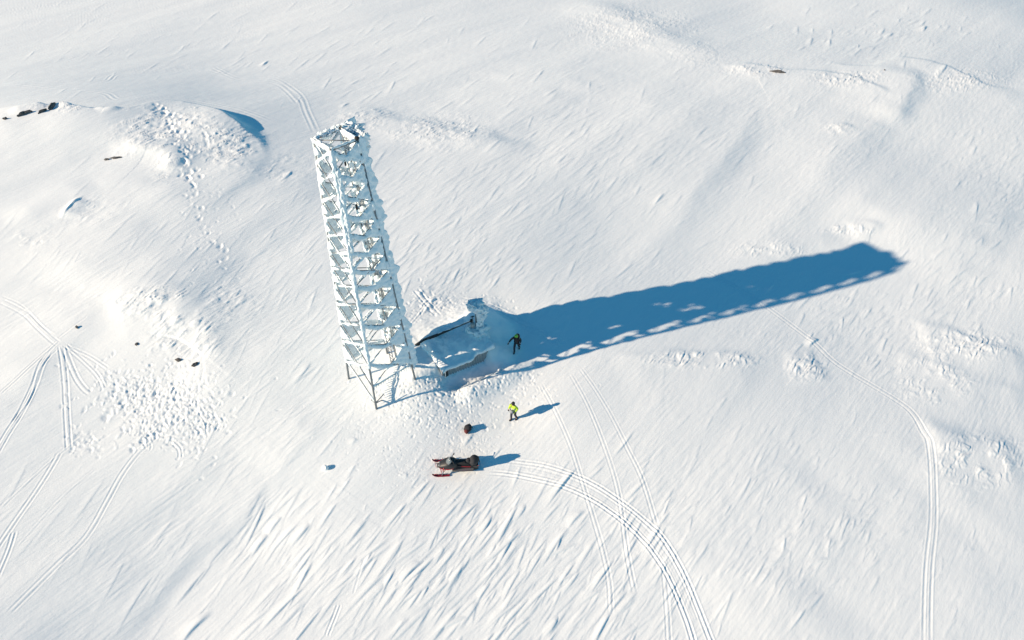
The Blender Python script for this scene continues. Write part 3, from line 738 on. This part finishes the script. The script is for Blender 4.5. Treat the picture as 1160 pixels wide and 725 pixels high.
for j in range(ny_):
    for i in range(nx_):
        a = j*(nx_+1)+i; fs.append((a, a+1, a+nx_+2, a+nx_+1)); fs.append((nb+a+nx_+1, nb+a+nx_+2, nb+a+1, nb+a))
for i in range(nx_):
    a = i; fs.append((a+1, a, nb+a, nb+a+1)); a = ny_*(nx_+1)+i; fs.append((a, a+1, nb+a+1, nb+a))
for j in range(ny_):
    a = j*(nx_+1); fs.append((a, a+nx_+1, nb+a+nx_+1, nb+a)); a += nx_; fs.append((a+nx_+1, a, nb+a, nb+a+nx_+1))
MB().add(vs, fs).build('snow_cap', M['snow'], hut)

# ------------------------------------------------------------------ iced mast beside the hut
mp_ = onground(540, 378); mz = mp_[2]; mast = empty('antenna_mast', mp_)
tag(mast, 'short antenna mast swollen into a rime ice mushroom at the hut roof', 'mast')
MB().tube([(0, 0, -.5), (0, 0, 2.5)], .07, 10).build('pole', M['steel'], mast)
MB().tube([(-.22, -.12, .55), (-.22, -.12, 1.75)], .05, 8).build('pole', M['steel'], mast)
MB().box((-.24, -.16, .95), (.26, .2, .42), None, .03).build('equipment_box', M['wall'], mast)
MB().box((-.3, -.2, 1.4), (.16, .14, .26), None, .02).build('bracket', M['dark'], mast)
MB().tube([(-.34, -.18, 1.72), (-.10, -.12, 1.74)], .035, 6).build('antenna', M['dark'], mast)
ml = MB(); random.seed(9)
for c, r in [((.06, 0, 2.0), (.42, .36, .30)), ((.34, .05, 1.62), (.34, .30, .42)), ((.24, .02, 1.15), (.18, .17, .35)), ((.2, 0, .6), (.2, .18, .6)), ((-.12, .06, 2.12), (.3, .25, .16)),
             ((.52, .05, 1.85), (.16, .14, .12)), ((.1, 0, .1), (.6, .5, .5)), ((.4, -.12, 1.38), (.2, .2, .22)), ((-.42, -.1, .35), (.22, .2, .35))]:
    ml.lump((c[0]*1.15, c[1], c[2]*1.28), (r[0]*1.25, r[1]*1.25, r[2]*1.25), 4, .6, 2.3, c[0]*9+c[2])
ml.build('rime_crust', M['rime'], mast)

# dark pole leaning from the drift up to the mast
ea = onground(474, 390); ea[2] += .14; eb = np.array([mp_[0]-.3, mp_[1]-.15, mz+1.35])
pl = empty('leaning_pole', ea); tag(pl, 'dark tapering pole leaning from the drift to the iced mast', 'pole')
dvec = eb-ea
MB().tube([Vector(dvec)*t+Vector((0, 0, -.22 if t < 0 else 0)) for t in (-.09, .1, .4, .7, 1)], [.13, .13, .095, .06, .05], 10).build('shaft', M['black'], pl)
MB().tube([Vector(dvec)*t+Vector((0.03, .02, .075)) for t in np.linspace(.35, 1, 12)], [.035+.02*math.sin(q*2.1) for q in range(12)], 6).build('rime_crust', M['rime'], pl)

# ------------------------------------------------------------------ guy wire / thin cable at hut corner
gw = empty('marker_cane', onground(505, 428)); tag(gw, 'thin frosted cane standing in snow at the corner of the hut', 'cane')
MB().tube([(0, 0, -.1), (0, 0, .75)], .018, 6).build('stick', M['rime'], gw)

# ------------------------------------------------------------------ snowmobile
def snowmobile():
    tail = onground(541, 529); nose = onground(491, 531); d = nose[:2]-tail[:2]; c = (nose+tail)/2
    yaw = math.atan2(d[1], d[0]); c[2] = ground(c[0], c[1])
    fz_, rz_ = ground(*(c[:2]+d/np.hypot(*d)*.9)), ground(*(c[:2]-d/np.hypot(*d)*.9))
    ny = np.array([-math.sin(yaw), math.cos(yaw)]); l_, r_ = ground(*(c[:2]+ny*.5)), ground(*(c[:2]-ny*.5))
    pit_ = -math.atan2(fz_-rz_, 1.8); rol = math.atan2(l_-r_, 1.0)
    root = empty('snowmobile', c); root.rotation_mode = 'XYZ'
    root.rotation_euler = (Matrix.Rotation(yaw, 3, 'Z')@Matrix.Rotation(pit_, 3, 'Y')@Matrix.Rotation(rol, 3, 'X')).to_euler()
    root.location.z = max(fz_, rz_, c[2])*.5+.5*c[2]-.02
    print('sled len', np.hypot(*d), 'yaw', math.degrees(yaw))
    k = 1.0
    # rubber track: stadium loop with lugs
    def stad(n=28, x0=-1.22, x1=-.05, r=.17):
        pts = []
        for q in range(n):
            t = q/n*2*math.pi; pts.append(((x1 if math.cos(t) > 0 else x0)+r*math.cos(t), .18+r*math.sin(t)+(.10 if math.cos(t) > 0.3 and math.sin(t) > -.2 else 0)))
        return pts
    st = stad(); MB().loft([[(x, y, z) for x, z in st] for y in (-.19, .19)]).build('track', M['dark'], root, smooth='a')
    lg = MB()
    for x in np.arange(-1.25, 0, .13): lg.box((x, 0, .012), (.03, .38, .04)); lg.box((x, 0, .36), (.03, .38, .03))
    lugs = lg.build('track_lug', M['dark'], root, smooth=False); lugs.parent = [o for o in root.children if o.name.startswith('track')][0]
    tn = MB().loft([[(-1.4, -.21, .30), (-1.4, -.21, .50), (-1.4, .21, .50), (-1.4, .21, .30)], [(-.1, -.21, .34), (-.1, -.21, .58), (-.1, .21, .58), (-.1, .21, .34)], [(.35, -.2, .34), (.35, -.2, .6), (.35, .2, .6), (.35, .2, .34)]])
    tunnel = tn.build('tunnel', M['black'], root, smooth='a')
    for s in (-1, 1):
        MB().box((-.62, s*.216, .46), (.62, .012, .07), Matrix.Rotation(-.12, 3, 'Y')).build('stripe', M['red'], tunnel, smooth=False)
        rb = MB().box((-.45, s*.32, .27), (1.35, .2, .035), None, .01).build('running_board', M['silver'], root, smooth='a')
        MB().tube([(-1.12, s*.41, .30), (-.45, s*.43, .285), (.2, s*.42, .33)], .018, 6).build('rail', M['black'], rb)
        sk = MB(); secs = []
        for x, z, w in [(.38, .03, .05), (.45, .02, .075), (.8, .015, .08), (1.15, .02, .08), (1.32, .07, .07), (1.43, .15, .05), (1.49, .24, .03)]:
            secs.append([(x, s*.52-w, z), (x, s*.52-w, z+.035), (x, s*.52+w, z+.035), (x, s*.52+w, z)])
        ski = MB().loft(secs).build('ski', M['pink'], root, smooth='a')
        MB().tube([(1.42, s*.52, .16), (1.22, s*.52, .26), (.98, s*.52, .12)], .018, 6).build('ski_loop', M['red'], ski)
        MB().tube([(.86, s*.52, .06), (.82, s*.47, .42)], .035, 8).build('spindle', M['silver'], root)
        MB().tube([(.86, s*.49, .2), (.55, s*.2, .34)], .02, 6).tube([(.86, s*.49, .2), (.98, s*.2, .36)], .02, 6).tube([(.84, s*.48, .34), (.75, s*.2, .48)], .018, 6).build('control_arm', M['red'], root)
        MB().tube([(.84, s*.46, .26), (.72, s*.26, .62)], .035, 8).build('shock_absorber', M['red'], root)
    hood = []
    for x, w, z0, z1 in [(-.08, .27, .30, .74), (.1, .35, .28, .86), (.35, .39, .27, .88), (.65, .36, .27, .78), (.92, .27, .29, .62), (1.1, .16, .33, .50), (1.17, .09, .36, .44)]:
        hood.append([(x, w*math.copysign(abs(math.cos(t))**.7, math.cos(t)), (z0+z1)/2+(z1-z0)/2*math.copysign(abs(math.sin(t))**.8, math.sin(t))) for t in np.linspace(0, 2*math.pi, 16, endpoint=False)])
    hd = MB().loft(hood).build('hood', M['black'], root)
    for s in (-1, 1):
        MB().loft([[(x, s*w, z), (x, s*w, z+h), (x, s*(w+.018), z+h), (x, s*(w+.018), z)] for x, w, z, h in [(.15, .35, .47, .05), (.5, .375, .42, .08), (.85, .30, .39, .07), (1.02, .21, .40, .04)]]).build('side_panel', M['red'], hd, smooth='a')
        MB().lump((1.02, s*.1, .56), (.07, .075, .035), 2, 0).build('headlight', M['lens'], hd)
    ws = MB(); secs = []
    for x, z, w in [(.62, .80, .26), (.48, .98, .24), (.36, 1.12, .17)]:
        secs.append([(x-.04*abs(t)**2*3, t*w, z+.0-.05*t*t) for t in np.linspace(-1, 1, 9)]+[(x-.015-.04*abs(t)**2*3, t*w, z-.012-.05*t*t) for t in np.linspace(1, -1, 9)])
    ws.loft(secs).build('windscreen', M['glass'], root)
    hb = MB().tube([(.12, -.38, 1.03), (.2, -.2, 1.06), (.22, 0, 1.0), (.2, .2, 1.06), (.12, .38, 1.03)], .018, 8).tube([(.3, 0, .8), (.22, 0, 1.0)], .03, 8).build('handlebar', M['black'], root)
    for s in (-1, 1): MB().tube([(.12, s*.30, 1.04), (.10, s*.42, 1.02)], .028, 8).build('grip', M['dark'], hb)
    secs = []
    for x, w, z0, z1 in [(-.98, .15, .5, .70), (-.8, .17, .5, .76), (-.4, .17, .52, .74), (-.05, .14, .55, .80), (.14, .10, .58, .84)]:
        secs.append([(x, -w, z0), (x, -w*.95, z1-.05), (x, -w*.6, z1), (x, w*.6, z1), (x, w*.95, z1-.05), (x, w, z0)])
    seat = MB().loft(secs).build('seat', M['dark'], root)
    
    bag = MB().lump((-1.16, 0, .84), (.30, .31, .38), 3, .22, 1.4, 4.).build('cargo_bag', M['cloth_black'], root)
    for y in (-.12, .12): MB().tube([(-1.38, y, .55), (-1.47, y, .85), (-1.2, y, 1.24), (-.86, y, .9), (-.93, y, .6)], .015, 5).build('strap', M['dark'], bag)
    MB().lump((-.8, 0, .86), (.16, .17, .12), 2, .25, 1.4, 7.).build('cargo_roll', M['cloth_black'], root)
    MB().tube([(-1.38, -.2, .5), (-1.52, -.17, .5), (-1.52, .17, .5), (-1.38, .2, .5)], .018, 6).build('rear_bumper', M['red'], root)
    MB().loft([[(-1.42, -.2, .1), (-1.42, -.2, .48), (-1.4, .2, .48), (-1.4, .2, .1)], [(-1.44, -.2, .1), (-1.425, -.2, .48), (-1.425, .2, .48), (-1.44, .2, .1)]]).build('snow_flap', M['dark'], root, smooth=False)
    MB().tube([(1.1, -.14, .36), (1.24, -.12, .42), (1.24, .12, .42), (1.1, .14, .36)], .018, 6).build('front_bumper', M['red'], root)
    root.scale = (SLS, SLS, SLS*1.14)
    return tag(root, 'black snowmobile with red skis and red trim parked below the tower', 'snowmobile')
SLS = .94
snowmobile()

# ------------------------------------------------------------------ people
def skinned(name, m, parent, verts, edges, radii, root=0, sub=2):
    me = bpy.data.meshes.new(name); me.from_pydata([tuple(v) for v in verts], edges, [])
    o = bpy.data.objects.new(name, me); C.objects.link(o)
    o.modifiers.new('Skin', 'SKIN').use_smooth_shade = True; s = o.modifiers.new('Sub', 'SUBSURF'); s.levels = sub; s.render_levels = sub
    if not me.skin_vertices: raise RuntimeError('no skin layer')
    for i, r in enumerate(radii):
        me.skin_vertices[0].data[i].radius = r if hasattr(r, '__len__') else (r, r); me.skin_vertices[0].data[i].use_root = (i == root)
    dg = bpy.context.evaluated_depsgraph_get(); ev = o.evaluated_get(dg); m2 = bpy.data.meshes.new_from_object(ev); o.modifiers.clear(); o.data = m2
    m2.name = name; m2.materials.clear(); m2.materials.append(m)
    for p in m2.polygons: p.use_smooth = True
    o.parent = parent; return o
def person(loc_, yaw, pose, looks, label):
    """x forward, y to the person's left"""
    root = empty('person', loc_, yaw); J = pose
    ch = lambda *ks: [J[k] for k in ks]
    # one continuous body
    names = ['pelvis', 'waist', 'chest', 'neck', 'head', 'crown', 'shL', 'elL', 'wrL', 'haL', 'shR', 'elR', 'wrR', 'haR', 'hiL', 'knL', 'anL', 'toL', 'hiR', 'knR', 'anR', 'toR']
    ix = {n: i for i, n in enumerate(names)}
    E_ = [('pelvis','waist'),('waist','chest'),('chest','neck'),('neck','head'),('head','crown'),('chest','shL'),('shL','elL'),('elL','wrL'),('wrL','haL'),('chest','shR'),('shR','elR'),('elR','wrR'),('wrR','haR'),
          ('pelvis','hiL'),('hiL','knL'),('knL','anL'),('anL','toL'),('pelvis','hiR'),('hiR','knR'),('knR','anR'),('anR','toR')]
    rad = dict(pelvis=.13, waist=.115, chest=.13, neck=.055, head=.095, crown=.075, shL=.06, elL=.045, wrL=.03, haL=.035, hiL=.085, knL=.058, anL=.04, toL=.035)
    for k in list(rad):
        if k.endswith('L'): rad[k[:-1]+'R'] = rad[k]
    body = skinned('body', M['skin'], root, [J[n] for n in names], [(ix[a], ix[b]) for a, b in E_], [rad[n] for n in names])
    V = Vector
    # face
    f = V(J['head'])+V((.10, 0, -.01)); MB().lump(f+V((.012, 0, -.01)), (.022, .014, .024), 2, 0).build('nose', M['skin'], body)
    for s in (-1, 1): MB().lump(f+V((.0, s*.033, .022)), (.012, .014, .010), 2, 0).build('eye', M['dark'], body)
    MB().lump(f+V((-.004, 0, -.048)), (.010, .024, .006), 2, 0).build('mouth', M['maroon'], body)
    # hands: palm, four fingers, thumb in gloves
    for s, w_, h_ in ((1, 'wrL', 'haL'), (-1, 'wrR', 'haR')):
        a, b = V(J[w_]), V(J[h_]); d = (b-a).normalized(); side = d.cross(V((0, 0, 1))).normalized() if abs(d.z) < .95 else V((0, 1, 0))
        nrm = side.cross(d).normalized(); m_ = MB().lump(b, (.048, .048, .05), 2, .08)
        for q, ln in enumerate((.07, .08, .075, .06)):
            o_ = b+side*((q-1.5)*.024)+d*.025; m_.tube([o_, o_+d*ln*.6-nrm*.008, o_+d*ln-nrm*.03], [.013, .012, .008], 6)
        o_ = b-d*.02+side*s*.04; m_.tube([o_, o_+side*s*.03+d*.03, o_+side*s*.035+d*.06], [.014, .013, .009], 6)
        m_.build('glove', M['dark'], root)
    up = looks['top']
    T = ['waist0', 'chest', 'collar', 'shL', 'elL', 'wrL', 'shR', 'elR', 'wrR', 'hem']
    J = dict(J); J['waist0'] = tuple((V(J['pelvis'])+V(J['waist']))/2); J['collar'] = tuple(V(J['chest']).lerp(V(J['neck']), .75)); J['hem'] = tuple(V(J['pelvis'])-V((0, 0, .02)))
    tix = {n: i for i, n in enumerate(T)}
    jk = skinned('jacket', up, root, [J[n] for n in T], [(tix[a], tix[b]) for a, b in [('waist0','chest'),('chest','collar'),('chest','shL'),('shL','elL'),('elL','wrL'),('chest','shR'),('shR','elR'),('elR','wrR'),('waist0','hem')]],
            [(.165, .195), (.165, .20), .085, .095, .078, .055, .095, .078, .055, (.17, .19)])
    if looks.get('tape'):
        for t_ in (.25, .6):
            p = V(J['waist0']).lerp(V(J['chest']), t_)
            MB().tube([p-V((0, 0, .03)), p+V((0, 0, .03))], [.205, .207], 18, flat=.9).build('reflective_band', M['refl'], jk)
    tn = ['pel', 'hiL', 'knL', 'anL', 'hiR', 'knR', 'anR']; J['pel'] = J['pelvis']; qx = {n: i for i, n in enumerate(tn)}
    skinned('trousers', looks['legs'], root, [J[n] for n in tn], [(qx[a], qx[b]) for a, b in [('pel','hiL'),('hiL','knL'),('knL','anL'),('pel','hiR'),('hiR','knR'),('knR','anR')]], [(.16, .165), .115, .085, .07, .115, .085, .07])
    for s in 'LR':
        a, t_ = V(J['an'+s]), V(J['to'+s]); m_ = MB(); d = (t_-a); d.z = 0; d.normalize()
        heel = a-d*.06; heel.z = t_.z
        m_.tube([a+V((0, 0, .12)), a, heel.lerp(a, .4), t_-d*.06, t_+d*.04], [.07, .07, .068, .058, .045], 10)
        m_.build('boot', M['dark'], root)
    hdp = V(J['head'])
    if looks['head'] == 'helmet':
        h = MB().lump(hdp+V((-.01, 0, .065)), (.155, .135, .125), 3, .03); hl = h.build('helmet', M['lime'], root)
        MB().tube([hdp+V((.135, -.09, .04)), hdp+V((.15, 0, .04)), hdp+V((.135, .09, .04))], .028, 8).build('goggles', M['dark'], hl)
    else:
        MB().lump(hdp+V((-.025, 0, .05)), (.135, .125, .125), 3, .06).lump(hdp+V((-.05, 0, -.06)), (.09, .11, .09), 3, .08).build('hood', M['cloth_black'], root)
    if looks.get('pack'):
        p = V(J['chest']).lerp(V(J['waist']), .35)+V((-.24, 0, .02))
        pk = MB().lump(p, (.15, .19, .30), 3, .12, 1.2, 3.).build('backpack', looks['pack'], root)
        for s in (-1, 1): MB().tube([p+V((.0, s*.11, .22)), V(J['chest'])+V((.1, s*.12, .17)), V(J['chest'])+V((.19, s*.12, -.02)), V(J['waist'])+V((.12, s*.16, 0))], .025, 6).build('strap', M['maroon'], pk)
    root.scale = (.93, .93, .93)
    return tag(root, label, 'person')
# person in the tower's shadow: striding, leaning forward, right arm swung out
pose1 = dict(pelvis=(0, 0, .98), waist=(.05, 0, 1.14), chest=(.14, 0, 1.36), neck=(.20, 0, 1.54), head=(.26, 0, 1.66), crown=(.27, 0, 1.75),
 shL=(.14, .20, 1.44), elL=(.02, .30, 1.20), wrL=(.14, .30, .98), haL=(.18, .29, .91), shR=(.14, -.20, 1.44), elR=(.20, -.40, 1.22), wrR=(.40, -.50, 1.10), haR=(.47, -.53, 1.06),
 hiL=(0, .10, .93), knL=(-.02, .12, .52), anL=(-.30, .12, .16), toL=(-.16, .13, .06), hiR=(.02, -.10, .93), knR=(.30, -.12, .58), anR=(.28, -.11, .12), toR=(.44, -.12, .05))
p1 = onground(585.5, 397)
person(p1, math.radians(-105), pose1, dict(top=M['cloth_black'], legs=M['navy'], head='helmet', pack=M['maroon']), 'person in lime helmet and dark clothes with maroon pack striding through the tower shadow')
pose2 = dict(pelvis=(0, 0, .96), waist=(.01, 0, 1.12), chest=(.03, 0, 1.36), neck=(.06, 0, 1.54), head=(.10, 0, 1.66), crown=(.10, 0, 1.76),
 shL=(.03, .19, 1.44), elL=(-.04, .30, 1.20), wrL=(.20, .24, 1.10), haL=(.28, .19, 1.09), shR=(.03, -.19, 1.44), elR=(.0, -.31, 1.17), wrR=(.12, -.34, .94), haR=(.15, -.34, .86),
 hiL=(0, .10, .92), knL=(.04, .14, .52), anL=(-.14, .16, .12), toL=(.02, .17, .05), hiR=(0, -.10, .92), knR=(.16, -.10, .52), anR=(.16, -.10, .10), toR=(.31, -.12, .05))
p2 = onground(582, 474.5)
person(p2, math.radians(-125), pose2, dict(top=M['hivis'], legs=M['navy'], head='hood', tape=True), 'person in hi-vis yellow jacket, dark trousers and black hood walking in sunlight')
# the grey pouch the walker carries at the waist
hp = empty('camera_pouch', (p2[0], p2[1], p2[2]+1.02), math.radians(-125)); tag(hp, 'grey pouch held at the waist of the person in hi-vis jacket', 'pouch')
MB().box((.30, .04, .02), (.14, .26, .2), None, .03).build('pouch_body', M['grey'], hp)
MB().tube([(.28, -.08, .1), (.2, -.1, .3), (.15, -.08, .42)], .012, 6).build('pouch_strap', M['dark'], hp)

# ------------------------------------------------------------------ rucksack on the snow
rp = onground(530, 487.5); rs = empty('rucksack', rp, .6); tag(rs, 'black and dark red rucksack lying alone on snow above the snowmobile', 'rucksack')
MB().lump((0, 0, .2), (.28, .24, .24), 3, .18, 1.3, 2.).build('pack_body', M['cloth_black'], rs)
MB().lump((-.16, -.12, .15), (.15, .14, .16), 3, .15, 1.3, 3.).build('front_pocket', M['red'] if False else M['maroon'], rs)
for s in (-1, 1): MB().tube([(.05, s*.1, .42), (.22, s*.14, .36), (.3, s*.12, .12)], .022, 6).build('strap', M['dark'], rs)

# ------------------------------------------------------------------ lone snow chunk and rocks
ch = onground(369, 531); o = MB().lump((0, 0, .1), (.17, .15, .17), 3, .3, 1.5, 1.).build('snow_chunk', M['snow']); o.location = tuple(ch)
tag(o, 'lone fist-shaped chunk of snow on the slope below the tower', 'snow chunk')
def rock(u, v, wpx, lab, ang=0., seed=0., hh=.28, group=None):
    a = onground(u-wpx/2, v+wpx/2*math.tan(ang)); b = onground(u+wpx/2, v-wpx/2*math.tan(ang)); c = onground(u, v)
    L = np.hypot(*(b-a)[:2]); yaw = math.atan2(b[1]-a[1], b[0]-a[0])
    o = MB().lump((0, 0, 0), (L/2, max(.12, L*.11), hh*.5), 3, .5, 1.3, seed).build('rock', M['rock'], smooth='a'); o.location = (c[0], c[1], c[2]+.02); o.rotation_euler = (0, 0, yaw)
    return tag(o, lab, 'rock', group)
g = 'dark rocks showing through the snow'
rock(29, 129, 17, 'long dark rock slab on the crest nearest the top left edge', .35, 1., .5, g)
rock(48, 127, 10, 'dark rock beside the snow capped knob on the left crest', .4, 2., .45, g)
rock(60, 122, 8, 'dark rock touching the snow capped knob on the left crest', .3, 3., .5, g)
rock(6, 135, 5, 'small dark stone at the far left end of the crest', .2, 4., .3, g)
rock(121, 181, 6, 'short rock sliver, left of the pair on the bright slope', .1, 5., .25, g)
rock(132, 179, 12, 'long thin rock sliver, right of the pair on the bright slope', .1, 6., .25, g)
rock(87, 371, 2.2, 'tiny lone dark stone near the crossing of tracks', .6, 7., .22, g)
rock(155, 390, 4, 'pale brown pebble patch on bright knoll side', .2, 8., .12, g)
rock(202, 408, 8, 'flat dark stones in the rough patch above the trampled snow', -.15, 9., .2, g)
rock(221, 413, 7, 'slanting dark stone right of the flat stones in the rough patch', .6, 10., .25, g)
rock(881, 82, 15, 'thin dark rock ledge under the crest on the upper right', -.12, 11., .45, g)
rock(1002, 79.5, 1.5, 'speck of rock in snow on the right crest', 0, 12., .2, g)

# ------------------------------------------------------------------ light, sky, camera
sc = bpy.context.scene
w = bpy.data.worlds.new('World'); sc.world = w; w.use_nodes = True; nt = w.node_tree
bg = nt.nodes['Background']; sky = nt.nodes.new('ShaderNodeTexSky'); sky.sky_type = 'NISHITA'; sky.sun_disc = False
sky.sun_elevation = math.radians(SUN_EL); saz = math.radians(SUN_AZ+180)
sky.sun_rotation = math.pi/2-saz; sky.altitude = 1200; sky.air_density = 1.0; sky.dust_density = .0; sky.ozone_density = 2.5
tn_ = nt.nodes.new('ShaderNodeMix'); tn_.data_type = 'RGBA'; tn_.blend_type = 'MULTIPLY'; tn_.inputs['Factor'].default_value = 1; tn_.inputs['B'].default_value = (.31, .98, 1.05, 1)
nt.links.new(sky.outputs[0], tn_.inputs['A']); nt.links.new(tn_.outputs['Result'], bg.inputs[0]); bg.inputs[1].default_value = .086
sl = bpy.data.lights.new('sun', 'SUN'); sl.energy = 5.0; sl.angle = math.radians(.53); sl.color = (1.0, .805, .585)
so = bpy.data.objects.new('sun', sl); C.objects.link(so)
el = math.radians(SUN_EL); sd = Vector((math.cos(math.radians(SUN_AZ))*math.cos(el), math.sin(math.radians(SUN_AZ))*math.cos(el), -math.sin(el)))
so.rotation_euler = sd.to_track_quat('-Z', 'Y').to_euler()
cam = bpy.data.cameras.new('camera'); co = bpy.data.objects.new('camera', cam); C.objects.link(co)
cam.sensor_width = 36; cam.lens = FPX/1160*36; cam.clip_end = 9000; cam.clip_start = .5
co.location = (0, 0, CAMH); co.rotation_euler = (math.radians(90-PITCH), 0, 0); sc.camera = co
sc.view_settings.view_transform = 'Standard'; sc.view_settings.look = 'None'; sc.view_settings.gamma = 1; sc.view_settings.exposure = .54
sc.cycles.max_bounces = 6; sc.cycles.diffuse_bounces = 3
